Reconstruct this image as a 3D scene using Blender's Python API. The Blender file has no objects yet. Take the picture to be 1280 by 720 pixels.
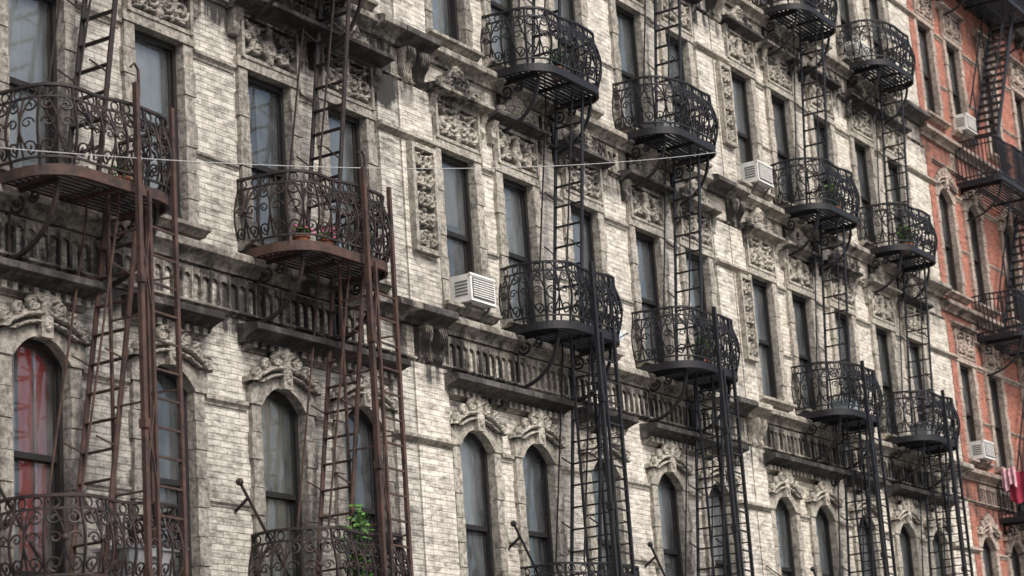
import bpy, math, random
import numpy as np
from mathutils import Matrix, Vector, noise
random.seed(7)
S=0.68; ZC=1.6          # metres per layout unit, eye height
sc=bpy.context.scene
sc.view_settings.view_transform='Standard'
sc.view_settings.look='None'
sc.view_settings.exposure=0
D=20.0

# ------------------------------------------------------------------ materials
def mat(name):
    m=bpy.data.materials.new(name); m.use_nodes=True
    nt=m.node_tree; nt.nodes.clear()
    o=nt.nodes.new('ShaderNodeOutputMaterial')
    return m,nt,o
class N:
    def __init__(s,nt): s.nt=nt
    def new(s,t,**k):
        n=s.nt.nodes.new(t)
        for a,b in k.items(): setattr(n,a,b)
        return n
    def put(s,sock,v):
        if isinstance(v,bpy.types.NodeSocket): s.nt.links.new(v,sock)
        else: sock.default_value=v
    def math(s,op,a,b=0.0,c=None,clamp=False):
        n=s.new('ShaderNodeMath',operation=op,use_clamp=clamp)
        s.put(n.inputs[0],a); s.put(n.inputs[1],b)
        if c is not None: s.put(n.inputs[2],c)
        return n.outputs[0]
    def mix(s,f,a,b,bt='MIX'):
        n=s.new('ShaderNodeMix',data_type='RGBA',blend_type=bt,clamp_factor=True)
        s.put(n.inputs[0],f)
        s.put(n.inputs[6],a if isinstance(a,bpy.types.NodeSocket) else (*a,1))
        s.put(n.inputs[7],b if isinstance(b,bpy.types.NodeSocket) else (*b,1))
        return n.outputs[2]
    def pos(s): return s.new('ShaderNodeNewGeometry').outputs['Position']
    def scale(s,v,sc_,off=(0,0,0)):
        n=s.new('ShaderNodeMapping'); s.put(n.inputs[0],v); n.inputs[3].default_value=sc_; n.inputs[1].default_value=off
        return n.outputs[0]
    def noise(s,v,scale,detail=4,rough=.6,dist=0):
        n=s.new('ShaderNodeTexNoise'); s.put(n.inputs['Vector'],v); n.inputs['Scale'].default_value=scale
        n.inputs['Detail'].default_value=detail; n.inputs['Roughness'].default_value=rough; n.inputs['Distortion'].default_value=dist
        return n.outputs[0]
    def ramp(s,f,stops):
        n=s.new('ShaderNodeValToRGB'); s.put(n.inputs[0],f)
        e=n.color_ramp.elements
        while len(e)<len(stops): e.new(.5)
        for i,(p,c) in enumerate(stops):
            e[i].position=p; e[i].color=(c,c,c,1) if not isinstance(c,tuple) else (*c,1)
        return n.outputs[0]
    def bump(s,h,strength,dist):
        n=s.new('ShaderNodeBump'); s.put(n.inputs['Height'],h); n.inputs['Strength'].default_value=strength; n.inputs['Distance'].default_value=dist
        return n.outputs[0]
    def bsdf(s,out,col,rough=.8,normal=None,metal=0,spec=.3):
        b=s.new('ShaderNodeBsdfPrincipled')
        s.put(b.inputs['Base Color'],col if isinstance(col,bpy.types.NodeSocket) else (*col,1))
        s.put(b.inputs['Roughness'],rough); b.inputs['Metallic'].default_value=metal
        b.inputs['Specular IOR Level'].default_value=spec
        if normal is not None: s.put(b.inputs['Normal'],normal)
        s.nt.links.new(b.outputs[0],out.inputs[0]); return b

def soot(n,strength,seed):
    """soot deposited on ledges and running down in streaks"""
    p=n.pos()
    sx=n.new('ShaderNodeSeparateXYZ'); n.put(sx.inputs[0],p)
    zu=n.math('DIVIDE',n.math('SUBTRACT',sx.outputs[2],ZC),S)
    big=n.noise(n.scale(p,(1,1,1),(0,seed,0)),.45,3,.65)
    m=n.math('DIVIDE',n.math('MODULO',n.math('ADD',n.math('ADD',zu,5.1),n.math('MULTIPLY',n.math('SUBTRACT',big,.5),1.2)),5.1),5.1)
    band=n.ramp(m,[(0,.34),(.2,.14),(.44,.12),(.49,.95),(.63,1.1),(.70,.6),(.80,.34),(1,.34)])
    st=n.ramp(n.noise(n.scale(p,(3.0,3.0,.35),(seed*3,0,0)),1.8,4,.65),[(.38,0.0),(.60,1.0)])
    bg_=n.ramp(big,[(.38,.1),(.60,1.2)])
    a=n.math('MULTIPLY',n.math('MULTIPLY',band,n.math('ADD',st,.32)),n.math('ADD',bg_,.25))
    fine=n.ramp(n.noise(n.scale(p,(1,1,1.6)),5.0,4,.75),[(.46,0.0),(.68,.8)])
    a=n.math('ADD',a,n.math('MULTIPLY',fine,.65))
    return n.math('MULTIPLY',a,strength,clamp=True),p,sx

def brick_mat(name,c1,c2,mortar,strength,seed,dark=(.032,.030,.028)):
    m,nt,o=mat(name); n=N(nt)
    so,p,sx=soot(n,strength,seed)
    cv=n.new('ShaderNodeCombineXYZ')
    n.put(cv.inputs[0],n.math('ADD',sx.outputs[0],sx.outputs[1])); n.put(cv.inputs[1],sx.outputs[2])
    b=n.new('ShaderNodeTexBrick',offset=.5,squash=1)
    n.put(b.inputs['Vector'],cv.outputs[0])
    b.inputs['Scale'].default_value=1; b.inputs['Brick Width'].default_value=.215; b.inputs['Row Height'].default_value=.066
    b.inputs['Mortar Size'].default_value=.0055; b.inputs['Mortar Smooth'].default_value=.6; b.inputs['Bias'].default_value=-.35
    b.inputs['Color1'].default_value=(*c1,1); b.inputs['Color2'].default_value=(*c2,1); b.inputs['Mortar'].default_value=(*mortar,1)
    var=n.ramp(n.noise(n.scale(p,(4.5,4.5,17)),1.0,4,.8),[(.34,.36),(.54,1.05)])
    col=n.mix(1.0,b.outputs[0],var,'MULTIPLY')
    col=n.mix(so,col,dark)
    n.bsdf(o,col,.65,n.bump(n.math('MULTIPLY',b.outputs['Fac'],-1.0),.55,.006),spec=.3)
    return m
def stone_mat(name,c1,c2,strength,seed,dark=(.028,.026,.025)):
    m,nt,o=mat(name); n=N(nt)
    so,p,sx=soot(n,strength,seed)
    spn=n.noise(p,16,4,.78)
    f=n.ramp(n.noise(p,2.6,3,.7,.3),[(.3,0),(.7,1)])
    col=n.mix(f,c1,c2)
    sp=n.ramp(spn,[(.36,.40),(.58,1.08)])
    col=n.mix(1.0,col,sp,'MULTIPLY')
    at=n.new('ShaderNodeAttribute',attribute_name='recess_dark')
    g=n.math('MULTIPLY',at.outputs['Fac'],.92)  # darker stone colour in the low parts of the reliefs
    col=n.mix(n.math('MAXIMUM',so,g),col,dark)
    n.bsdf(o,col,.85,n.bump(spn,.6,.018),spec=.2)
    return m
def iron_mat(name,base,rust,amount,rough=.55):
    m,nt,o=mat(name); n=N(nt); p=n.pos()
    f=n.ramp(n.noise(p,5,4,.75),[(.62-amount*.4,0),(.8-amount*.3,1)])
    col=n.mix(f,base,rust)
    n.bsdf(o,col,rough,spec=.4)
    return m
def plain(name,c,rough=.7,var=.25,scale=12,spec=.3):
    m,nt,o=mat(name); n=N(nt); p=n.pos()
    sp=n.ramp(n.noise(p,scale,3,.65),[(.3,1-var),(.7,1+var*.5)])
    n.bsdf(o,n.mix(1.0,c,sp,'MULTIPLY'),rough,spec=spec)
    return m
def glass_mat():
    m,nt,o=mat('window_glass'); n=N(nt); p=n.pos()
    tr=n.new('ShaderNodeBsdfTransparent'); tr.inputs[0].default_value=(.92,.95,.96,1)
    gl=n.new('ShaderNodeBsdfGlossy'); gl.inputs['Roughness'].default_value=.04
    gl.inputs['Color'].default_value=(.9,.95,1,1)
    n.put(gl.inputs['Normal'],n.bump(n.noise(p,1.6,2,.5),.3,.04))
    df=n.new('ShaderNodeBsdfDiffuse'); df.inputs[0].default_value=(.30,.33,.34,1)
    fr=n.new('ShaderNodeFresnel'); fr.inputs[0].default_value=2.0
    mx=n.new('ShaderNodeMixShader'); n.put(mx.inputs[0],fr.outputs[0]); nt.links.new(tr.outputs[0],mx.inputs[1]); nt.links.new(gl.outputs[0],mx.inputs[2])
    m2=n.new('ShaderNodeMixShader')
    n.put(m2.inputs[0],n.ramp(n.noise(n.scale(p,(1,1,.5)),3,4,.7),[(.3,.04),(.75,.28)]))
    nt.links.new(mx.outputs[0],m2.inputs[1]); nt.links.new(df.outputs[0],m2.inputs[2])
    nt.links.new(m2.outputs[0],o.inputs[0]); return m
MT={}
MT['brick1']=brick_mat('soiled_cream_brick',(.58,.55,.49),(.38,.36,.32),(.22,.21,.19),.92,3.1)
MT['brick2']=brick_mat('cream_brick',(.70,.655,.58),(.50,.465,.41),(.33,.31,.275),.60,9.7)
MT['brick3']=brick_mat('cream_brick_b',(.71,.655,.57),(.52,.48,.41),(.34,.315,.27),.54,15.2)
MT['brick4']=brick_mat('red_brick',(.47,.18,.125),(.33,.125,.085),(.25,.16,.13),.5,21.0)
MT['stone1']=stone_mat('soiled_limestone',(.40,.37,.325),(.26,.24,.215),.88,5.0)
MT['stone2']=stone_mat('limestone',(.51,.475,.415),(.36,.335,.29),.74,11.0)
MT['stone3']=stone_mat('limestone_b',(.52,.48,.415),(.38,.35,.30),.68,17.0)
MT['stone4']=stone_mat('pale_sandstone',(.52,.44,.38),(.40,.31,.26),.5,2.0)
MT['ledge']=stone_mat('blackened_stone',(.17,.158,.148),(.075,.07,.066),.8,7.0)
MT['iron']=iron_mat('black_iron',(.011,.011,.014),(.026,.019,.017),.15)
MT['iron1']=iron_mat('weathered_iron',(.014,.012,.012),(.038,.023,.020),.5,.65)
MT['rust']=iron_mat('rusty_iron',(.026,.018,.017),(.075,.040,.031),.65,.75)
MT['frame']=plain('dark_painted_wood',(.018,.017,.017),.5)
MT['frame4']=plain('brown_painted_wood',(.028,.022,.02),.5)
MT['glass']=glass_mat()
MT['c_white']=plain('lace_curtain',(.88,.90,.90),.9,.15,5)
MT['c_beige']=plain('beige_curtain',(.70,.64,.52),.9,.2,5)
MT['c_grey']=plain('grey_curtain',(.52,.57,.59),.9,.25,4)
MT['c_dark']=plain('dark_curtain',(.06,.065,.07),.9,.3,4)
MT['c_red']=plain('red_curtain',(.90,.030,.012),.9,.1,5)
MT['blind']=plain('venetian_blind',(.76,.78,.77),.6,.1,5)
MT['ac']=plain('air_conditioner_enamel',(.68,.68,.65),.5,.15,6)
MT['ac_dark']=plain('air_conditioner_grille',(.12,.12,.12),.6)
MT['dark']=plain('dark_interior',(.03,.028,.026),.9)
MT['roof']=plain('roof_tar',(.06,.06,.06),.9)
MT['asphalt']=plain('asphalt',(.05,.05,.052),.9,.3,3)
MT['concrete']=plain('concrete',(.30,.29,.27),.9,.25,2)
MT['paint']=plain('road_paint',(.7,.7,.66),.7)
MT['leaf']=plain('leaf_green',(.07,.17,.03),.6,.5,9)
MT['leaf2']=plain('leaf_dark',(.035,.08,.02),.6,.5,9)
MT['flower']=plain('pink_flower',(.65,.12,.26),.7)
MT['terracotta']=plain('terracotta',(.28,.11,.07),.8)
MT['cloth']=plain('maroon_cloth',(.32,.035,.065),.9)
MT['pink']=plain('pink_cloth',(.60,.36,.40),.9)
MT['plastic']=plain('grey_plastic',(.35,.36,.38),.5)
MT['white_pl']=plain('white_plastic',(.45,.52,.56),.5)
MT['cable']=plain('cable_sheath',(.45,.45,.45),.6)
MT['lobby']=plain('shopfront_paint',(.05,.07,.06),.5)

# ------------------------------------------------------------------ mesh builder
class MB:
    def __init__(s): s.v=[];s.f=[];s.m=[];s.g=[]
    def add(s,vs,fs,m,g=None):
        o=len(s.v); s.v+= [tuple(a) for a in vs]
        s.g+= list(g) if g is not None else [0.0]*len(vs)
        for f in fs: s.f.append([o+i for i in f]); s.m.append(m)
    def box(s,x0,x1,y0,y1,z0,z1,m):
        vs=[(x,y,z) for z in (z0,z1) for y in (y0,y1) for x in (x0,x1)]
        s.add(vs,[(0,2,3,1),(4,5,7,6),(0,1,5,4),(2,6,7,3),(0,4,6,2),(1,3,7,5)],m)
    def prof(s,pts,x0,x1,m):
        k=len(pts); vs=[(x0,y,z) for y,z in pts]+[(x1,y,z) for y,z in pts]
        fs=[(i,(i+1)%k,k+(i+1)%k,k+i) for i in range(k)]
        fs+=[tuple(range(k))[::-1],tuple(range(k,2*k))]
        s.add(vs,fs,m)
    def mould(s,x0,x1,zb,zt,p,m,y=0.03):
        h=zt-zb
        s.prof([(y,zb),(-.3*p,zb),(-.36*p,zb+.22*h),(-.5*p,zb+.34*h),(-.8*p,zb+.5*h),(-.97*p,zb+.56*h),(-p,zb+.6*h),(-p,zb+.9*h),(-.9*p,zt),(y,zt+.12*h)],x0,x1,m)
    def tube(s,pts,r,m,sides=4,closed=False,flat=None):
        pts=[Vector(p) for p in pts]; n=len(pts); vs=[];fs=[]
        prev=None
        for i,p in enumerate(pts):
            if closed: t=pts[(i+1)%n]-pts[i-1]
            else: t=pts[min(i+1,n-1)]-pts[max(i-1,0)]
            if t.length<1e-9: t=Vector((0,0,1))
            t.normalize()
            if prev is None:
                a=Vector((0,1,0)) if abs(t.y)<.9 else Vector((1,0,0))
            else: a=prev
            u=(a-t*a.dot(t))
            if u.length<1e-6: u=Vector((1,0,0))-t*t.x
            u.normalize(); w=t.cross(u); prev=u
            r1,r2=(r,r) if flat is None else flat
            for k in range(sides):
                an=2*math.pi*(k+.5)/sides
                vs.append(p+u*(math.cos(an)*r1*1.41)+w*(math.sin(an)*r2*1.41) if sides==4 else p+u*math.cos(an)*r1+w*math.sin(an)*r2)
        rng=n if closed else n-1
        for i in range(rng):
            j=(i+1)%n
            for k in range(sides):
                k2=(k+1)%sides
                fs.append((i*sides+k,i*sides+k2,j*sides+k2,j*sides+k))
        if not closed:
            fs.append(tuple(range(sides))[::-1]); fs.append(tuple((n-1)*sides+k for k in range(sides)))
        s.add(vs,fs,m)
    def ball(s,c,r,m):
        vs=[];fs=[];a=6;b=8
        for i in range(a+1):
            th=math.pi*i/a
            for k in range(b): ph=2*math.pi*k/b; vs.append((c[0]+r*math.sin(th)*math.cos(ph),c[1]+r*math.sin(th)*math.sin(ph),c[2]+r*math.cos(th)))
        for i in range(a):
            for k in range(b): fs.append((i*b+k,i*b+(k+1)%b,(i+1)*b+(k+1)%b,(i+1)*b+k))
        s.add(vs,fs,m)
    def strip(s,xs,bot,top,y0,y1,m):
        """solid between curves bot(x), top(x), from y0 to y1"""
        n=len(xs); vs=[]
        for x,b,t in zip(xs,bot,top):
            vs+=[(x,y0,b),(x,y0,t),(x,y1,b),(x,y1,t)]
        fs=[]
        for i in range(n-1):
            a=4*i;c=4*(i+1)
            fs+=[(a,c,c+1,a+1),(a+2,a+3,c+3,c+2),(a,a+2,c+2,c),(a+1,c+1,c+3,a+3)]
        fs+=[(0,1,3,2),(4*n-4,4*n-2,4*n-1,4*n-3)]
        s.add(vs,fs,m)
    def mesh(s,name,world=True,smooth=False):
        me=bpy.data.meshes.new(name)
        z=ZC if world else 0
        me.from_pydata([(a*S,b*S,c*S+z) for a,b,c in s.v],[],s.f)
        used=[]
        for m in s.m:
            if m not in used: used.append(m)
        for m in used: me.materials.append(MT[m])
        me.polygons.foreach_set('material_index',[used.index(m) for m in s.m])
        at=me.attributes.new('recess_dark','FLOAT','POINT'); at.data.foreach_set('value',s.g)
        if smooth: me.polygons.foreach_set('use_smooth',[True]*len(s.f))
        me.update(); return me
def empty(name,loc):
    e=bpy.data.objects.new(name,None); e.location=loc; sc.collection.objects.link(e); return e
def child(par,name,me,loc=None,scale=None):
    """me in world coords when loc is None, otherwise placed at loc (layout units)"""
    o=bpy.data.objects.new(name,me); sc.collection.objects.link(o)
    if par: 
        o.parent=par; o.matrix_parent_inverse=Matrix.Translation(-Vector(par.location))
    if loc is not None: o.location=(loc[0]*S,loc[1]*S,loc[2]*S+ZC)
    if scale: o.scale=scale
    return o
def top(name,me): return child(None,name,me)

# ------------------------------------------------------------------ carved reliefs
def spiral(cx,cz,r0,turns,a0,dirn=1,n=46,r1=.02):
    t=np.linspace(0,1,n); r=r0*(1-t)+r1*t; a=a0+dirn*t*turns*2*math.pi
    return np.stack([cx+r*np.cos(a),cz+r*np.sin(a)],1)
def line(p,q,n=20,bow=0):
    t=np.linspace(0,1,n)[:,None]; p=np.array(p);q=np.array(q); d=q-p; nn=np.array([-d[1],d[0]])
    return p+(q-p)*t+nn*bow*np.sin(t*math.pi)
def relief(w,h,strokes,rad,depth,nx,nz,seed,mat_,cut=None,base=.0,lump=.35):
    xs=np.linspace(-w/2,w/2,nx); zs=np.linspace(0,h,nz)
    Xg,Zg=np.meshgrid(xs,zs); Xa=np.abs(Xg)
    H=np.zeros_like(Xg)
    for st,rr in strokes:
        rr=rr*rad
        d=np.full(Xg.shape,9.0)
        for (a,b) in st: d=np.minimum(d,(Xa-a)**2+(Zg-b)**2)
        d=np.sqrt(d)
        H=np.maximum(H,np.sqrt(np.clip(1-(d/rr)**2,0,1))*min(1,.5+rr/rad*.5))
    L=np.zeros_like(H)
    for i in range(nz):
        for j in range(nx):
            v=noise.noise(Vector((Xa[i,j]*13+seed,Zg[i,j]*13,seed)))+.5*noise.noise(Vector((Xg[i,j]*28,Zg[i,j]*28,seed+5)))
            L[i,j]=v
    H2=np.clip(H*(1+lump*L)+np.where(H>0,0,np.clip(L,0,1)*.35),0,1.3)
    mb=MB()
    g=np.clip(1.0-H2*1.12,0,1)  # darkening weight, rises as the carving gets lower
    vs=[(Xg[i,j],-base-depth*H2[i,j],Zg[i,j]) for i in range(nz) for j in range(nx)]
    fs=[]
    for i in range(nz-1):
        for j in range(nx-1):
            q=(i*nx+j,i*nx+j+1,(i+1)*nx+j+1,(i+1)*nx+j)
            if cut is not None:
                if (H[i,j]+H[i+1,j+1]+H[i,j+1]+H[i+1,j])/4<cut: continue
            fs.append(q)
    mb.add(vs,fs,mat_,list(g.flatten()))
    return mb
def var_meshes(key):
    """relief ornaments for stone key"""
    out={}
    fr=[(spiral(.18,.36,.17,1.6,math.pi,1),.8),(spiral(.47,.30,.17,1.6,0,-1),.8),(line((.0,.08),(.0,.66)),1.5),
        (line((.3,.1),(.6,.62),bow=.2),.7),(line((.06,.6),(.5,.64),bow=-.1),.8),(line((.1,.1),(.55,.1),bow=.1),.6)]
    mb=relief(1.36,.72,fr,.06,.12,60,34,1.3,key,base=.02)
    mb.box(-.70,.70,-.10,.0,-.03,.03,key); mb.box(-.70,.70,-.10,.0,.69,.75,key)
    mb.box(-.74,-.67,-.12,.0,-.03,.75,key); mb.box(.67,.74,-.12,.0,-.03,.75,key)
    out['frieze']=mb.mesh('frieze_relief_'+key,False)
    fr=[(line((.0,.05),(.0,.62)),1.2),(spiral(.0,.30,.13,.9,-math.pi/2,1),1.1),(spiral(.33,.22,.13,1.4,math.pi/2,-1),.75),(spiral(.36,.50,.12,1.4,-math.pi/2,1),.75),
        (line((.0,.12),(.6,.08),bow=.2),.7),(line((.05,.64),(.6,.62),bow=-.15),.7),(spiral(.57,.36,.09,1.3,0,1),.7)]
    mb=relief(1.36,.72,fr,.062,.12,60,34,7.9,key,base=.02)
    mb.box(-.70,.70,-.10,.0,-.03,.03,key); mb.box(-.70,.70,-.10,.0,.69,.75,key)
    mb.box(-.74,-.67,-.12,.0,-.03,.75,key); mb.box(.67,.74,-.12,.0,-.03,.75,key)
    out['frieze2']=mb.mesh('frieze_relief_b_'+key,False)
    pd=[(spiral(.27,.16,.14,1.5,math.pi/2,-1),.8),(spiral(.52,.10,.09,1.4,math.pi/2,-1),.7),(line((0,.0),(0,.46)),1.9),(line((.0,.42),(.13,.30),bow=.3),1.1),
        (line((.08,.04),(.5,.03)),.9),(line((.45,.02),(.74,.02)),.6),(line((.10,.30),(.30,.27),bow=.4),.8),(spiral(.11,.36,.07,1.2,0,1),.6)]
    mb=relief(1.6,.54,pd,.062,.12,74,30,4.7,key,cut=.1,base=.0)
    out['crest']=mb.mesh('crest_relief_'+key,False)
    def arcpts(r,a0,a1,n=30,cz=-.95): 
        t=np.linspace(a0,a1,n); return np.stack([r*np.sin(t),cz+r*np.cos(t)],1)
    ar=[(arcpts(1.24,0,.80),.8),(arcpts(1.13,0,.78),.6),(spiral(.26,.40,.10,1.5,math.pi,1),.7),(spiral(.50,.27,.10,1.5,math.pi/2,-1),.7),(line((0,.1),(0,.54)),1.8),
        (spiral(.73,.10,.09,1.3,math.pi/2,-1),.7),(line((.1,.46),(.34,.40),bow=.3),.7),(spiral(.10,.5,.06,1.3,0,1),.6)]
    mb=relief(1.9,.64,ar,.055,.11,84,32,8.1,key,cut=.08,base=.0)
    out['arch']=mb.mesh('arch_relief_'+key,False)
    st=[(line((0,.05),(0,1.9)),.9)]
    for k in range(5):
        st.append((spiral(.17,.22+k*.36,.13,1.5,math.pi if k%2 else 0,1 if k%2 else -1),.8))
        st.append((line((.02,.1+k*.36),(.26,.34+k*.36),bow=-.2),.6))
    mb=relief(.60,1.85,st,.05,.11,32,90,2.2,key,base=.02)
    for a,b,c,d in ((-.38,.38,-.07,.02),(-.38,.38,1.83,1.92)): mb.box(a,b,-.13,.0,c,d,key)
    mb.box(-.38,-.29,-.13,0,.02,1.83,key); mb.box(.29,.38,-.13,0,.02,1.83,key)
    out['panel']=mb.mesh('panel_relief_'+key,False)
    mb=MB()
    for cx in (-.22,.22):
        pr=[(0,0),(-.08,.03),(-.13,.12),(-.10,.22),(-.14,.32),(-.22,.42),(-.26,.55),(-.24,.66),(0,.68)]
        mb.prof(pr,cx-.11,cx+.11,key)
        for q in (-.06,0,.06):
            mb.tube([(cx+q,y-.012,z) for y,z in pr[1:-1]],.017,key,5)
    out['console']=mb.mesh('console_'+key,False)
    return out
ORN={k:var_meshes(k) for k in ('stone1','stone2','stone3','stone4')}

# ------------------------------------------------------------------ facade
FL=[dict(n='A',s=3.55,t=6.9,arch=True),dict(n='M',s=9.1,t=12.0,arch=False),dict(n='U',s=14.2,t=17.1,arch=False),dict(n='T',s=19.3,t=22.2,arch=False)]
HW=.55
def arc(x,spring,rise,hw=HW): return spring+rise*(max(0,1-abs(x/hw)**2.3)) if abs(x)<hw else spring
def window(fr,gl,cu,wc,s,t,arch,kind,frm='frame',y=.10):
    a,b=wc-HW,wc+HW
    fr.box(a,a+.07,y-.02,y+.16,s,t,frm); fr.box(b-.07,b,y-.02,y+.16,s,t,frm)
    fr.box(a+.07,b-.07,y-.02,y+.16,s,s+.09,frm)
    if arch:
        xs=[wc-HW*math.cos(math.pi*i/24)*.999 for i in range(25)]
        fr.strip(xs,[arc(x-wc,t-.38,.27) for x in xs],[t+.02]*25,y-.022,y+.162,frm)
    else: fr.box(a+.07,b-.07,y-.02,y+.16,t-.1,t,frm)
    mid=s+(t-s)*random.uniform(.485,.515)
    a2,b2=a+.07,b-.07
    fr.box(a2,b2,y+.03,y+.085,mid-.045,mid+.04,frm)
    fr.box(a2,a2+.045,y+.035,y+.08,mid+.04,t-.1,frm); fr.box(b2-.045,b2,y+.035,y+.08,mid+.04,t-.1,frm)
    fr.box(a2,b2,y+.09,y+.14,mid-.05,mid+.03,frm)
    fr.box(a2,a2+.05,y+.092,y+.138,s+.19,mid-.05,frm); fr.box(b2-.05,b2,y+.092,y+.138,s+.19,mid-.05,frm)
    fr.box(a2,b2,y+.088,y+.142,s+.09,s+.19,frm)
    def pane(z0,z1,yy):
        tx=random.uniform(-.012,.012); tz=random.uniform(-.01,.01)
        gl.add([(a2,yy-tx-tz,z0),(b2,yy+tx-tz,z0),(b2,yy+tx+tz,z1),(a2,yy-tx+tz,z1)],[(0,1,2,3)],'glass')
    pane(mid,t-.05,y+.06); pane(s+.15,mid,y+.115)
    yc=y+.22
    def curtain(x0,x1,z0,z1,m,amp=.022,fq=9,dy=0):
        n=26; xs=np.linspace(x0,x1,n); ph=random.random()*6
        vs=[];
        for x in xs:
            o=amp*math.sin((x-x0)*fq*2*math.pi+ph)+amp*.6*math.sin((x-x0)*fq*4.3+ph*2)
            vs+=[(x,yc+o+dy,z0),(x+o*.3,yc+o*.6+dy,z1)]
        cu.add(vs,[(2*i,2*i+2,2*i+3,2*i+1) for i in range(n-1)],m)
    a3,b3=a-.05,b+.05
    if kind=='red':
        curtain(a3,a+.44,s,t,'c_white')
        for q0,q1 in ((.47,.74),(.80,1.12)): curtain(a+q0,a+q1,s,t,'c_red',.010,7,dy=-.03)
        cu.box(a+.755,a+.785,yc-.05,yc-.03,s,t,'c_white')
        curtain(a+.05,a+.45,s,s+1.15,'c_white',dy=-.05)
    elif kind=='blind':
        zz=s+random.choice([.1,.1,.9,1.5]); z=t
        while z>zz:
            cu.add([(a3,yc-.03,z-.03),(b3,yc-.03,z-.03),(b3,yc+.02,z),(a3,yc+.02,z)],[(0,1,2,3)],'blind'); z-=.062
    elif kind=='half':
        m=random.choice(['c_white','c_beige','c_grey'])
        zz=mid-random.uniform(-.4,.5)
        cu.box(a3,b3,yc,yc+.01,zz,t,m)
        if random.random()<.5: curtain(a3,b3,s,zz-.1,'c_dark',dy=.06)
    elif kind=='dark':
        curtain(a3,a+.25,s,t,'c_dark'); curtain(b-.25,b3,s,t,'c_dark')
    elif kind=='split':
        m=random.choice(['c_white','c_beige','c_grey'])
        curtain(a3,wc-.1,s,t,m); curtain(wc+.12,b3,s,t,m)
    else:
        curtain(a3,b3,s,t,kind)
KINDS=['c_white','c_grey','blind','half','split','c_beige','c_grey','half','half','c_grey','c_white','blind']
ROOFZ=25.6; G=-ZC/S; DEPTH=20
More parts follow.
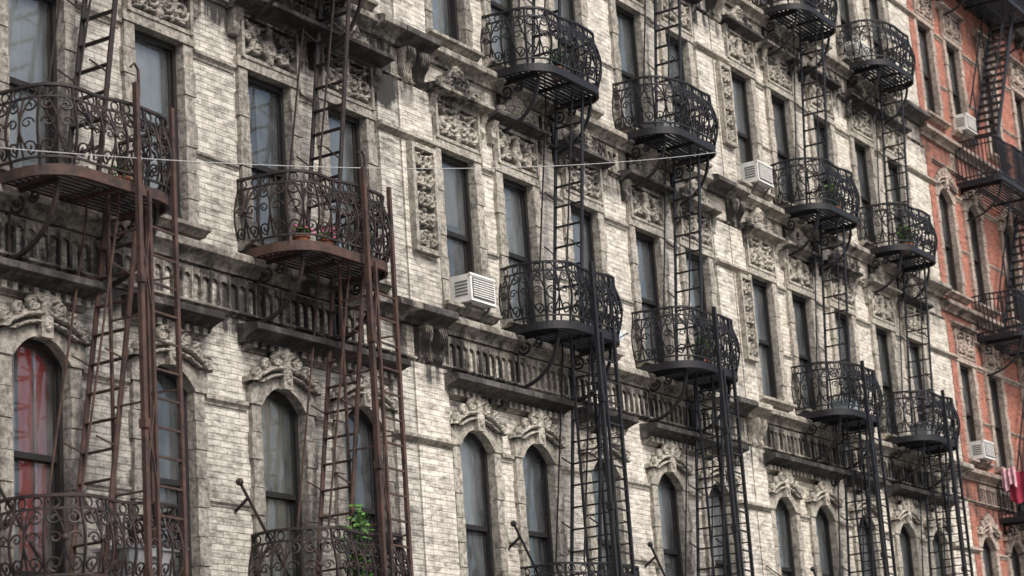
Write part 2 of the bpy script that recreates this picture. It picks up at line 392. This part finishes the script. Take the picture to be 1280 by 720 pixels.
def building(x0,x1,wins,bk,stn,style='cream',kinds={},name='apartment_building',ledge='ledge',seed=1,longhood=False):
    rnd=random.Random(seed)
    E=empty(name,((x0+x1)/2*S,0,0))
    wall=MB(); st=MB(); fr=MB(); gl=MB(); cu=MB()
    frm='frame' if style=='cream' else 'frame4'
    fl=[dict(f) for f in FL]
    if style=='red':
        fl[0]['t']=7.0; fl[2]['arch']=True; fl[1]['t']=11.9
        fl[2]['s']=13.95; fl[2]['t']=17.15; fl[3]['t']=22.25
    holes=[]
    for f in fl:
        for w in wins: holes.append((w-HW,w+HW,f['s'],f['t']))
    nb=3; bw=(x1-x0)/nb
    for i in range(nb): holes.append((x0+i*bw+.35,x0+(i+1)*bw-.35,G+.6,1.6))
    xs=sorted(set([x0,x1]+[h[0] for h in holes]+[h[1] for h in holes])); zs=sorted(set([G,ROOFZ]+[h[2] for h in holes]+[h[3] for h in holes]))
    for i in range(len(xs)-1):
        for j in range(len(zs)-1):
            cx=(xs[i]+xs[i+1])/2; cz=(zs[j]+zs[j+1])/2
            if any(h[0]<cx<h[1] and h[2]<cz<h[3] for h in holes): continue
            wall.add([(xs[i],0,zs[j]),(xs[i+1],0,zs[j]),(xs[i+1],0,zs[j+1]),(xs[i],0,zs[j+1])],[(0,1,2,3)],bk)
    wall.add([(x0,0,G),(x0,DEPTH,G),(x0,DEPTH,ROOFZ),(x0,0,ROOFZ)],[(0,1,2,3)],'brick4')
    wall.add([(x1-.004,0,G),(x1-.004,DEPTH,G),(x1-.004,DEPTH,ROOFZ),(x1-.004,0,ROOFZ)],[(3,2,1,0)],'brick4')
    wall.add([(x0,DEPTH,G),(x1,DEPTH,G),(x1,DEPTH,ROOFZ),(x0,DEPTH,ROOFZ)],[(3,2,1,0)],'brick4')
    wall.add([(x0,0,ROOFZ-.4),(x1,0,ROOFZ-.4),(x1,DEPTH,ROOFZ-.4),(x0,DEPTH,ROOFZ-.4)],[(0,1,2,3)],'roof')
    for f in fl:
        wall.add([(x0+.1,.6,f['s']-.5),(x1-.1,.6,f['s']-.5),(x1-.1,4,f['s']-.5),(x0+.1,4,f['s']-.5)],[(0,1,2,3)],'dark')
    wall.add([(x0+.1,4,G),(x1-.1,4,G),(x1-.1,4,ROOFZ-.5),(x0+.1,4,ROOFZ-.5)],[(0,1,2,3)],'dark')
    for fi,f in enumerate(fl):
        s,t=f['s'],f['t']
        for wi,w in enumerate(wins):
            kd=kinds.get((f['n'],wi),rnd.choice(KINDS))
            window(fr,gl,cu,w,s,t,f['arch'],kd,frm)
            ht=t-.36 if f['arch'] else t
            nblk=7; bh=(ht-s)/nblk
            for sd in (-1,1):
                for k in range(nblk):
                    ww=.26 if k%2 else .225
                    pr=.075+ (.012 if k%2 else 0)+rnd.uniform(-.004,.004)
                    xa,xb=sorted((w+sd*HW,w+sd*(HW+ww)))
                    st.box(xa,xb,-pr,.28,s+k*bh+.008,s+(k+1)*bh-.008,stn)
                xa,xb=sorted((w+sd*(HW+.004),w+sd*(HW+.22)))
                st.box(xa,xb,-.055,.278,s,ht,stn)
            st.prof([(.3,s-.16),(-.10,s-.16),(-.16,s-.10),(-.24,s-.08),(-.24,s-.02),(.3,s+.015)],w-.88,w+.88,stn)
            if f['arch']:
                xs_=[w-HW*math.cos(math.pi*i/24) for i in range(25)]
                xs_=[w-.82,w-.7]+[w-HW-.002]+xs_[1:-1]+[w+HW+.002]+[w+.7,w+.82]
                bot=[arc(x-w,t-.36,.33) for x in xs_]
                topc=[t+.26-.34*((x-w)/.82)**2 for x in xs_]
                st.strip(xs_,bot,topc,-.10,.28,stn)
                topc2=[t+.33-.34*((x-w)/.9)**2 for x in xs_]
                xs2=[w+(x-w)*1.1 for x in xs_]
                st.strip(xs2,[q-.08 for q in topc2],topc2,-.15,.02,stn)
                st.strip([w-.11,w+.11],[t-.06,t-.06],[t+.32,t+.32],-.2,.0,stn)
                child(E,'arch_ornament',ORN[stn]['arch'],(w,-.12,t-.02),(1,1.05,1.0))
            else:
                st.box(w-.81,w+.81,-.10,.28,t,t+.17,stn)
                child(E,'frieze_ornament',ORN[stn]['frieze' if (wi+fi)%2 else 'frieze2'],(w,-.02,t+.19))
                if style=='cream':
                    if not longhood: st.mould(w-.98,w+.98,t+.93,t+1.12,.34,ledge if rnd.random()<.6 else stn)
                    for sd in (-1,1):
                        st.prof([(0.02,t+.5),(-.08,t+.52),(-.14,t+.62),(-.12,t+.72),(-.22,t+.93),(0.02,t+.93)],w+sd*.84-.08,w+sd*.84+.08,stn)
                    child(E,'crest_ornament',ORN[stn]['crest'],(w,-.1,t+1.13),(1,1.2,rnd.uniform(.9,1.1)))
                else:
                    st.mould(w-.98,w+.98,t+.93,t+1.1,.25,stn)
    segs=[(wins[0]-.97,wins[1]+.97)]
    if len(wins)>=5: segs+=[(wins[2]-.9,wins[2]+.9),(wins[3]-.97,wins[4]+.97)]
    elif len(wins)>2: segs+=[(wins[2]-.97,wins[-1]+.97)]
    for a,b in segs:
        if style=='cream':
            st.mould(a,b,7.47,7.74,.42,ledge)
            st.mould(a+.08,b-.08,7.36,7.46,.14,stn)
            x=a+.15
            while x<b-.2:
                st.box(x,x+.09,-.2,.02,7.40,7.50,stn); x+=.2
            if longhood:
                for zz in (12.93,18.03,23.1): st.mould(a,b,zz,zz+.23,.46,ledge)
    for base in ((8.52,13.62,18.72) if style=='cream' else (8.5,13.3,18.5)):
        st.mould(x0+.01,x1-.01,base,base+.30,.26,stn)
        st.mould(x0+.01,x1-.01,base-.66,base-.57,.09,stn)
        blocked=[(w-1.0,w+1.0) for w in wins] if base>9 else []
        x=x0+1.2
        while x<x1-1.1:
            if not any(a<x+.06<b for a,b in blocked):
                zt=base-.05
                xs_=[x+.012+i*.19/6 for i in range(7)]
                tops=[zt]*7
                bots=[zt-.10-.055*abs((i-3)/3)**2 for i in range(7)]
                st.strip(xs_,bots,tops,-.05,.01,stn)
                st.box(x-.022,x+.022,-.065,.01,base-.57,zt,stn)
            x+=.214
    for zb,h,p in ((4.9,.10,.05),(6.42,.13,.07),(10.25,.09,.05),(11.86,.14,.08),(15.4,.09,.05),(17.0,.14,.08),(20.5,.09,.05),(22.1,.14,.08)):
        edges=[x0]+[e for w in wins for e in (w-.82,w+.82)]+[x1]
        for a,b in zip(edges[::2],edges[1::2]):
            if b-a>.1: st.mould(a+.006,b-.006,zb,zb+h,p,stn)
    for pi,(a,b) in enumerate(((x0+.03,wins[0]-.86),(wins[-1]+.86,x1-.03))):
        if b-a<.3: continue
        for z0,z1 in ((2.9,6.40),(6.57,7.84),(8.85,11.84),(12.03,12.94),(13.95,16.98),(17.17,18.0),(19.05,22.08),(22.27,24)):
            wall.box(a,b,-.11,.02,z0,z1,bk)
        c=(a+b)/2; sx=min(1,(b-a)/.9)
        if style=='cream' and pi==0:
            for zz in (9.9,15.0,20.1):
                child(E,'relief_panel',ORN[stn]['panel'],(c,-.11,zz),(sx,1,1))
            for zz in (7.82,12.93,18.03):
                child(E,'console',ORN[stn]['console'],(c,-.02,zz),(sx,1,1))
        for zb in (6.4,11.84,16.98,22.08): st.mould(a-.03,b+.03,zb,zb+.17,.2,stn)
        for base in (8.52,13.62,18.72) if style=='cream' else (): st.mould(a-.04,b+.04,base-.012,base+.312,.40,stn if rnd.random()<.5 else ledge)
    st.mould(x0+.01,x1-.01,2.3,2.85,.5,stn)
    for i in range(nb):
        a,b=x0+i*bw+.35,x0+(i+1)*bw-.35
        st.box(a,b,.05,.25,G+.6,G+1.3,'lobby'); st.box(a,b,.05,.25,1.2,1.6,'lobby')
        for q in (0,.33,.66,1): st.box(a+(b-a-.1)*q,a+(b-a-.1)*q+.1,.06,.24,G+1.3,1.2,'lobby')
        gl.add([(a,.15,G+1.3),(b,.15,G+1.3),(b,.15,1.2),(a,.15,1.2)],[(0,1,2,3)],'glass')
    st.mould(x0+.01,x1-.01,24.3,25.5,1.3,'ledge')
    x=x0+.3
    while x<x1-.4:
        st.prof([(.02,24.0),(-.2,24.05),(-.3,24.3),(-.8,24.7),(-.8,24.95),(.02,24.95)],x,x+.22,'ledge'); x+=.9
    child(E,'walls',wall.mesh('walls')); child(E,'stone_trim',st.mesh('stone_trim'))
    child(E,'window_frames',fr.mesh('window_frames')); child(E,'window_glass',gl.mesh('window_glass')); child(E,'curtains',cu.mesh('curtains'))
    return E

building(3.2,16.2,[5.05,7.25,9.8,12.35,14.55],'brick1','stone1',seed=5,longhood=True)
building(16.2,29.25,[18.2,20.42,23.0,25.65,27.75],'brick1','stone1',seed=11,longhood=True,
   kinds={('A',1):'red',('A',3):'c_beige',('A',2):'dark',('M',1):'c_white',('M',2):'c_white',('M',3):'split',('M',4):'c_grey',('A',4):'dark'})
building(29.25,42.3,[31.14,33.2,35.7,38.35,40.6],'brick2','stone2',seed=23,
   kinds={('M',0):'half',('M',1):'c_white',('M',3):'c_grey',('A',0):'half',('A',1):'c_grey',('A',3):'half',('U',3):'c_grey',('U',0):'c_white',('U',1):'c_white'})
building(42.3,55.85,[43.87,46.05,48.53,51.15,53.4],'brick3','stone3',seed=31,
   kinds={('M',0):'c_grey',('M',1):'c_grey',('U',0):'split',('A',0):'c_grey',('A',1):'half'})
building(55.85,67.5,[57.15,59.5,62.6,65.6],'brick4','stone4',style='red',seed=41,name='red_brick_apartment_building')
building(67.5,80.5,[69.3,71.5,74,76.5,78.7],'brick4','stone4',style='red',seed=43,name='red_brick_apartment_building')

# ------------------------------------------------------------------ fire escapes
def path_fn(W,Dp,R):
    L1=Dp-R; La=R*math.pi/2; L2=W-2*R
    tot=2*L1+2*La+L2
    def f(s,out=0.0):
        if s<L1: return (-out,-s)
        s-=L1
        if s<La:
            a=s/R; return (R-(R+out)*math.cos(a),-(Dp-R)-(R+out)*math.sin(a))
        s-=La
        if s<L2: return (R+s,-Dp-out)
        s-=L2
        if s<La:
            a=s/R; return (W-R+(R+out)*math.sin(a),-(Dp-R)-(R+out)*math.cos(a))
        s-=La
        return (W+out,-(Dp-R)+s)
    return f,tot
def balcony(W,Dp,R,m,m2,ornate=True,H=1.22,seed=0):
    rnd=random.Random(seed)
    mb=MB(); f,tot=path_fn(W,Dp,R)
    def bul(z): return .12*math.sin(math.pi*min(1,max(0,(z-.1)/1.0)))**1.2 if ornate else 0
    def P(s,z): 
        s=min(max(s,0),tot)
        sag=.012*math.sin(s*2.3+seed)+.008*math.sin(s*5.1+seed*2)
        x,y=f(s,bul(z)+sag*1.2); return (x,y,z+sag*z)
    def ring(z,r1,r2,mm):
        n=46; mb.tube([P(tot*i/(n-1),z) for i in range(n)],r1,mm,4,flat=(r1,r2))
    ring(H,.026,.02,m); ring(H-.17,.015,.015,m); ring(.2,.016,.016,m)
    n=50
    vs=[]
    for i in range(n):
        x,y=f(tot*i/(n-1),.03); x2,y2=f(tot*i/(n-1),-.02)
        vs+=[(x,y,-.05),(x,y,.10),(x2,y2,-.05),(x2,y2,.10)]
    fs=[]
    for i in range(n-1):
        a=4*i;c=a+4; fs+=[(a,c,c+1,a+1),(a+2,a+3,c+3,c+2),(a,a+2,c+2,c),(a+1,c+1,c+3,a+3)]
    mb.add(vs,fs,m2)
    cells=int(round(tot/.46)); cw=tot/cells
    for c in range(cells+1):
        s=c*cw
        mb.tube([P(s,z) for z in np.linspace(.0,H,8)],.015,m)
        if c==cells: break
        cs=s+cw/2
        if ornate:
            zt=H-.17
            q=cw*.24
            for sg in (-1,1):
                pts=spiral(sg*q,zt-.13,.10,1.35,math.pi/2,-sg,n=16,r1=.02)
                mb.tube([P(cs+a,b) for a,b in pts],.011,m)
                pts=spiral(sg*q,.34,.10,1.35,-math.pi/2,sg,n=16,r1=.02)
                mb.tube([P(cs+a,b) for a,b in pts],.011,m)
                t=np.linspace(0,1,10)
                mb.tube([P(cs+sg*(q-.11*math.sin(math.pi*u)),.24+(zt-.27)*u) for u in t],.011,m)
                pts=spiral(sg*q*.95,.66,.085,1.2,0 if sg>0 else math.pi,sg,n=13,r1=.02)
                mb.tube([P(cs+a,b) for a,b in pts],.010,m)
            mb.tube([P(cs,z) for z in np.linspace(.2,zt,6)],.011,m)
            for k in (0.25,.75):
                cx=s+cw*k; mb.tube([P(cx+.065*math.cos(a),H-.09+.065*math.sin(a)) for a in np.linspace(0,2*math.pi,9)[:-1]],.009,m,closed=True)
            if rnd.random()<.5:
                q0=P(s+cw*.5,.6); mb.ball((q0[0],q0[1],.66),.045,m)
        else:
            for k in (.25,.5,.75): mb.tube([P(s+cw*k,0),P(s+cw*k,H)],.013,m)
    y=-.06
    while y>-Dp+.03:
        e=0
        yy=-y-(Dp-R)
        if yy>0: e=R-math.sqrt(max(0,R*R-yy*yy))
        mb.box(e+.02,W-e-.02,y-.024,y+.024,.015,.045,m); y-=.108
    for x in (.3,W*.5,W-.3): mb.box(x-.03,x+.03,-Dp+.05 if R<x<W-R else -Dp+.25,0,-.045,.014,m2)
    for x in (.32,W-.32):
        yo=-Dp+(.12 if R<.4 else .25)
        mb.tube([(x,yo+ (0-yo)*(1-math.cos(t))*1.0,-.05-.95*math.sin(t)) for t in np.linspace(0,math.pi/2,10)],.026,m)
        mb.tube([(x,-.03,0),(x,-.03,-1.12)],.028,m)
        mb.tube([(x,yo,-.07),(x,-.03,-.07)],.028,m)
        for cy,cz,r in ((-.22,-.24,.15),(-.52,-.2,.10)):
            p=spiral(cy,cz,r,1.5,0,-1,n=18,r1=.02); mb.tube([(x,a,b) for a,b in p],.016,m)
    return mb.mesh('balcony_'+m,False)
def ladder(m,dz,xt,xb,y0,y1,hand=True):
    """inclined ladder from (xt,0) down to (xb,-dz)"""
    mb=MB(); 
    for y in (y0,y1): mb.tube([(xt+ (xt-xb)/dz*.6,y,.6),(xb,y,-dz+.05)],.02,m,4,flat=(.016,.04))
    n=int(dz/.42)
    for i in range(n+1):
        z=-dz+.3+i*.42; t=-z/dz; x=xt+(xb-xt)*t
        mb.tube([(x,y0,z),(x,y1,z)],.016,m)
        mb.box(x-.05,x+.05,y1,y0,z-.01,z+.008,m)
    if hand:
        for y in (y0,y1):
            mb.tube([(xt-.38,y,.55),(xt-.42,y,-.2),(xb-.36,y,-dz+1.3),(xb-.12,y,-dz+1.0)],.012,m)
            for t in (.2,.42,.64,.82):
                x=xt+(xb-xt)*t; z=-dz*t; mb.tube([(x,y,z),(x-.38,y,z+.10)],.010,m)
    return mb.mesh('ladder_'+m,False)
def drop(m,L,dense,sh):
    """guide posts and drop ladder fixed to the outside of the balcony"""
    mb=MB()
    X1,X2,X3=1.45+sh,1.72+sh,2.32+sh; Y1,Y2=-1.36,-.8
    hi=1.5 if not dense else 1.3
    mb.tube([(X1,Y1,hi),(X1,Y1,-L)],.036,m); mb.tube([(X3,Y1+.12,hi-.12),(X3,Y1+.12,-L)],.03,m)
    mb.tube([(X2,Y1+.05,.0),(X2,Y1+.05,-L+.4)],.024,m); mb.tube([(X3-.12,Y2,.0),(X3-.12,Y2,-L)],.026,m)
    mb.tube([(X1,Y2,0),(X1,Y2,-L)],.02,m)
    z=-.5;k=0
    while z>-L+.2:
        mb.tube([(X2,Y1+.05,z),(X3,Y1+.12,z)],.015,m)
        if dense or k%3==0: mb.tube([(X1,Y1,z-.1),(X1,Y2,z-.1)],.013,m)
        if dense or k%4==1: mb.tube([(X3,Y1+.12,z-.2),(X3-.12,Y2,z-.2)],.013,m)
        if k%5==2: mb.box(X1-.05,X1+.05,Y1-.06,Y1+.06,z-.06,z+.06,m)
        if k%6==0 and z-1.2>-L:
            mb.tube([(X1,Y1,z),(X2,Y1+.05,z-1.2)],.012,m); mb.tube([(X2,Y1+.05,z),(X1,Y1,z-1.2)],.012,m)
        z-=.40;k+=1
    if not dense: mb.tube([(X1-.1,Y1,1.7),(X1-.02,Y1,1.78),(X1+.06,Y1,1.7),(X1+.06,Y1,1.3)],.015,m)
    return mb.mesh('drop_ladder_'+m,False)
def rod(m):
    mb=MB()
    a=Vector((-.55,-.25,1.95)); b=Vector((1.15,-.35,-.3))
    mb.tube([a,b],.024,m,6); mb.ball(a,.06,m); mb.tube([a.lerp(b,.1),(-.38,0,1.55)],.018,m); mb.tube([a.lerp(b,.4),(.13,0,.9)],.018,m)
    return mb.mesh('hoist_rod_'+m,False)
W,Dp,R=2.6,1.2,.62
BALR=[balcony(W,Dp,R,'iron1','rust',seed=s) for s in (0,1)]; BALI=[balcony(W,Dp,R,'iron','iron',seed=s) for s in (0,1,2)]
LAD={5.1:ladder('iron',5.1,1.95,1.15,-.32,-.92),5.55:ladder('iron',5.55,1.95,1.05,-.32,-.92)}
LADR=ladder('rust',5.55,1.95,1.05,-.32,-.92); LADR2=ladder('iron1',5.1,1.95,1.15,-.32,-.92)
DR={'rust':drop('rust',7.3,False,0),'iron':drop('iron',7.3,True,-.42)}
RODS={'rust':rod('iron1'),'iron':rod('iron')}
ZF={'A':3.3,'M':8.85,'U':13.85,'T':18.95}
cnt=0
def fire_escape(x,rusty=False):
    global cnt
    E=empty('fire_escape',(x*S,0,ZF['M']*S+ZC))
    l=LADR2 if rusty else LAD[5.1]
    for k in 'AMUT':
        pool=BALR if rusty else BALI
        child(E,'balcony_'+k.lower(),pool[cnt%len(pool)],(x,0,ZF[k])); cnt+=1
    child(E,'ladder_1',l,(x,0,ZF['T'])); child(E,'ladder_2',l,(x+random.uniform(-.1,.1),0,ZF['U']))
    child(E,'ladder_3',LADR if rusty else LAD[5.55],(x,0,ZF['M']))
    child(E,'drop_ladder',DR['rust' if rusty else 'iron'],(x,0,ZF['M']))
    child(E,'hoist_rod',RODS['rust' if rusty else 'iron'],(x,0,ZF['A']))
    return E
fire_escape(19.55,True); fire_escape(24.85,True)
for x in (32.45,37.5,45.2,50.4): fire_escape(x)
B4=balcony(5.6,1.35,.12,'iron','iron',False,1.3)
def stair():
    mb=MB()
    for y in (-.25,-.95):
        mb.tube([(4.6,y,0),(1.4,y,-4.9)],.03,'iron',4,flat=(.02,.08))
        mb.tube([(4.6,y,1.2),(1.4,y,-3.7)],.02,'iron')
        for t in (.1,.35,.6,.85): mb.tube([(4.6-3.2*t,y,-4.9*t),(4.6-3.2*t,y,1.2-4.9*t)],.016,'iron')
    for i in range(1,17):
        t=i/17; mb.box(4.6-3.2*t-.12,4.6-3.2*t+.12,-.95,-.25,-4.9*t-.012,-4.9*t+.012,'iron')
    return mb.mesh('stair',False)
ST=stair()
E=empty('fire_escape',(58.3*S,0,13*S))
for i,z in enumerate((7.5,12.8,17.5,24.0)):
    child(E,'platform_%d'%(i+1),B4,(58.5,0,z))
    child(E,'stair_%d'%(i+1),ST,(58.5,0,z))

# ------------------------------------------------------------------ air conditioners
def ac_mesh():
    mb=MB(); w,h,d=.40,.50,.42
    mb.box(-w,w,-d,.1,0,h,'ac')
    mb.box(-w+.05,w-.05,-d-.012,-d,.06,h-.06,'ac_dark')
    z=.09
    while z<h-.08: mb.box(-w+.06,w-.06,-d-.028,-d-.012,z,z+.018,'ac'); z+=.042
    for sd in (-1,1):
        for k in range(5):
            xa,xb=sorted((sd*w,sd*(w+.008))); mb.box(xa,xb,-d+.07,-d+.33,.12+k*.06,.145+k*.06,'ac_dark')
    mb.box(-w-.015,w+.015,-d-.015,-d+.02,-.0,.03,'ac'); mb.box(-w-.015,w+.015,-d-.015,-d+.02,h-.03,h+.01,'ac')
    for sd in (-.3,.3): mb.tube([(sd,-d+.08,-.02),(sd,-.05,-.35)],.018,'ac_dark')
    return mb.mesh('air_conditioner',False)
AC=ac_mesh()
for x,z in ((31.14,9.12),(57.2,9.12),(43.9,14.22),(59.3,19.32),(51.15,19.32)):
    o=child(None,'air_conditioner',AC,(x,-.0,z))

# ------------------------------------------------------------------ plants and odds and ends
def leaves(mb,cx,cy,cz,rx,ry,rz,n,m,size=.06):
    for _ in range(n):
        while True:
            a,b,c=[random.uniform(-1,1) for _ in range(3)]
            if a*a+b*b+c*c<1: break
        p=Vector((cx+a*rx,cy+b*ry,cz+c*rz)); u=Vector([random.uniform(-1,1) for _ in range(3)]).normalized(); v=u.orthogonal().normalized()
        s=size*random.uniform(.5,1.3)
        mb.add([p-u*s,p+v*s*.45,p+u*s,p-v*s*.45],[(0,1,2,3)],m)
def potted(name,x,y,z,s=1.0,flowers=False,n=160,h=.35):
    mb=MB(); seg=12
    rings=[(.10,0),(.14,.22),(.16,.22),(.16,.27),(.13,.27),(.12,.24)]
    vs=[(x+r*s*math.cos(2*math.pi*k/seg),y+r*s*math.sin(2*math.pi*k/seg),z+q*s) for r,q in rings for k in range(seg)]
    fs=[(i*seg+k,i*seg+(k+1)%seg,(i+1)*seg+(k+1)%seg,(i+1)*seg+k) for i in range(len(rings)-1) for k in range(seg)]
    fs.append(tuple(range(seg))[::-1]); fs.append(tuple(range(5*seg,6*seg)))
    mb.add(vs,fs,'terracotta')
    for k in range(6): mb.tube([(x,y,z+.2*s),(x+random.uniform(-.1,.1),y+random.uniform(-.1,.1),z+(.3+h)*s)],.008,'leaf2')
    leaves(mb,x,y,z+(.3+h*.5)*s,.2*s,.2*s,h*s*.7,n,'leaf'); leaves(mb,x,y,z+(.25+h*.4)*s,.18*s,.18*s,h*s*.6,n//2,'leaf2')
    if flowers: leaves(mb,x,y,z+(.35+h*.5)*s,.24*s,.24*s,h*s*.6+.06,60,'flower',.045)
    top(name,mb.mesh(name))
potted('potted_plant',25.35,-.8,8.9,.9,True,60,.12)
potted('potted_plant',25.75,-.98,8.9,.8,True,60,.1)
potted('potted_plant',26.15,-1.0,3.35,1.3,False,380,.85)
potted('potted_plant',38.9,-.8,8.9,1,False,150,.4)
potted('potted_plant',46.9,-.8,13.9,1.1,False,150,.5)
potted('potted_plant',33.6,-.9,13.9,.9,False,90,.3)
potted('potted_plant',51.6,-.8,13.9,1.1,False,120,.4)
potted('potted_plant',21.2,-.9,8.9,.8,False,60,.2)
potted('potted_plant',34.1,-.8,3.35,1.1,True,120,.4)
def cloth(name,x,y0,y1,z0,z1,m):
    """cloth hung over the side rail (runs away from the wall)"""
    mb=MB(); nx,nz=24,10; vs=[];fs=[]
    for j in range(nz):
        for i in range(nx):
            u=i/(nx-1);v=j/(nz-1); 
            vs.append((x+.05*math.sin(u*19+v)*(1-v*.5)+.03*noise.noise(Vector((u*4,v*4,1))),y0+(y1-y0)*u,z1-(z1-z0)*(1-v)*(.85+.15*math.sin(u*7))-.05*math.sin(u*math.pi)))
    for j in range(nz-1):
        for i in range(nx-1): fs.append((j*nx+i,j*nx+i+1,(j+1)*nx+i+1,(j+1)*nx+i))
    mb.add(vs,fs,m); top(name,mb.mesh(name,smooth=True))
cloth('hanging_cloth',58.40,-.45,-1.38,7.95,8.88,'cloth')
cloth('hanging_cloth',58.30,-.30,-.72,8.35,9.0,'pink')
def tub(x,y,z,w,d,h,m):
    mb=MB()
    mb.add([(x,y,z),(x+w,y,z),(x+w,y+d,z),(x,y+d,z),(x-.06,y-.05,z+h),(x+w+.06,y-.05,z+h),(x+w+.06,y+d+.05,z+h),(x-.06,y+d+.05,z+h)],[(0,3,2,1),(0,1,5,4),(1,2,6,5),(2,3,7,6),(3,0,4,7),(4,5,6,7)],m)
    mb.box(x-.1,x+w+.1,y-.08,y+d+.08,z+h,z+h+.05,m)
    mb.box(x+w*.4,x+w*.6,y-.1,y-.08,z+h-.1,z+h+.03,m)
    top('storage_box',mb.mesh('storage_box'))
tub(21.1,-.95,3.37,.8,.5,.58,'plastic'); tub(46.2,-.9,8.92,.5,.4,.35,'white_pl'); tub(38.1,-.8,13.92,.5,.4,.3,'plastic'); tub(51.2,-.9,8.92,.5,.4,.4,'plastic')
mb=MB(); cx,cy,cz=35.05,-.95,9.1; vs=[];fs=[];n1=5;n2=14
for i in range(n1+1):
    r_=.14*i/n1
    for k in range(n2):
        a=2*math.pi*k/n2; vs.append((cx+r_*math.cos(a),cy-.9*r_*r_-.02+.25*r_*math.sin(a),cz+r_*math.sin(a)))
for i in range(n1):
    for k in range(n2): fs.append((i*n2+k,i*n2+(k+1)%n2,(i+1)*n2+(k+1)%n2,(i+1)*n2+k))
mb.add(vs,fs,'white_pl'); mb.tube([(cx,cy,cz-.1),(cx,cy-.22,cz-.03)],.012,'plastic'); mb.ball((cx,cy-.22,cz-.03),.03,'plastic'); mb.tube([(cx,cy+.02,cz),(cx-.1,cy+.02,cz-.12)],.02,'plastic')
top('satellite_dish',mb.mesh('satellite_dish'))
def cable(name,p,q,sag,r=.012,m='cable'):
    mb=MB(); p=Vector(p);q=Vector(q)
    mb.tube([p.lerp(q,t)-Vector((0,0,sag*4*t*(1-t))) for t in np.linspace(0,1,40)],r,m,5)
    top(name,mb.mesh(name))
cable('overhead_cable',(17.4,-1.38,8.6),(39.5,-1.3,13.75),.35,.006)
cable('overhead_cable',(42.4,-.15,5.2),(48.5,-.2,3.9),.1,.014,'iron')

# ------------------------------------------------------------------ street
def sheet(name,x0,x1,y0,y1,z,m):
    me=bpy.data.meshes.new(name); me.from_pydata([(x0,y0,z),(x1,y0,z),(x1,y1,z),(x0,y1,z)],[],[(0,1,2,3)]); me.materials.append(MT[m])
    o=bpy.data.objects.new(name,me); sc.collection.objects.link(o)
sheet('ground',-600,600,-600,600,-.14,'concrete')
sheet('road',-200,300,-15,-4.5,-.13,'asphalt')
sheet('road_marking',-200,300,-9.82,-9.68,-.126,'paint')
def slab(name,x0,x1,y0,y1,z0,z1,m):
    mb=MB(); mb.box(x0/S,x1/S,y0/S,y1/S,(z0-ZC)/S,(z1-ZC)/S,m); top(name,mb.mesh(name))
slab('pavement',-200,300,-4.3,0,-.135,0,'concrete'); slab('kerb',-200,300,-4.5,-4.303,-.135,.003,'concrete')
slab('pavement',-200,300,-19,-15.2,-.135,0,'concrete'); slab('kerb',-200,300,-15.197,-15,-.135,.003,'concrete')

# ------------------------------------------------------------------ camera
f=2650.; c=(640,360); vh=(2350,915)
X=np.array([vh[0]-c[0],vh[1]-c[1],f]); X/=np.linalg.norm(X)
vx=-100-c[0]; vy=-(f*f+(vh[0]-c[0])*vx)/(vh[1]-c[1])
Z=np.array([vx,vy,f]); Z/=np.linalg.norm(Z); Y=np.cross(Z,X)
cd=bpy.data.cameras.new('camera'); co=bpy.data.objects.new('camera',cd); sc.collection.objects.link(co)
cd.sensor_width=36; cd.lens=36*f/1280; cd.clip_end=2000; cd.clip_start=.1
cd.dof.use_dof=True; cd.dof.focus_distance=25.0; cd.dof.aperture_fstop=2.0
r=(X[0],Y[0],Z[0]); u=(-X[1],-Y[1],-Z[1]); b=(-X[2],-Y[2],-Z[2])
co.matrix_world=Matrix(((r[0],u[0],b[0],0),(r[1],u[1],b[1],-D*S),(r[2],u[2],b[2],ZC),(0,0,0,1)))
sc.camera=co

# ------------------------------------------------------------------ light
w=bpy.data.worlds.new('World'); sc.world=w; w.use_nodes=True
nt=w.node_tree; bg=nt.nodes['Background']; sk=nt.nodes.new('ShaderNodeTexSky'); sk.sky_type='NISHITA'; sk.sun_disc=False
dirv=Vector((-.22,-.75,.85)).normalized()
sk.sun_elevation=math.asin(dirv.z); sk.sun_rotation=math.atan2(dirv.x,dirv.y)%(2*math.pi)
sk.dust_density=4; sk.air_density=1.0; sk.ozone_density=.8
nt.links.new(sk.outputs[0],bg.inputs[0]); bg.inputs[1].default_value=.15
sl=bpy.data.lights.new('sun','SUN'); sl.energy=4.4; sl.angle=math.radians(26); sl.color=(1,.955,.90)
so=bpy.data.objects.new('sun',sl); sc.collection.objects.link(so)
so.rotation_euler=dirv.to_track_quat('Z','Y').to_euler()
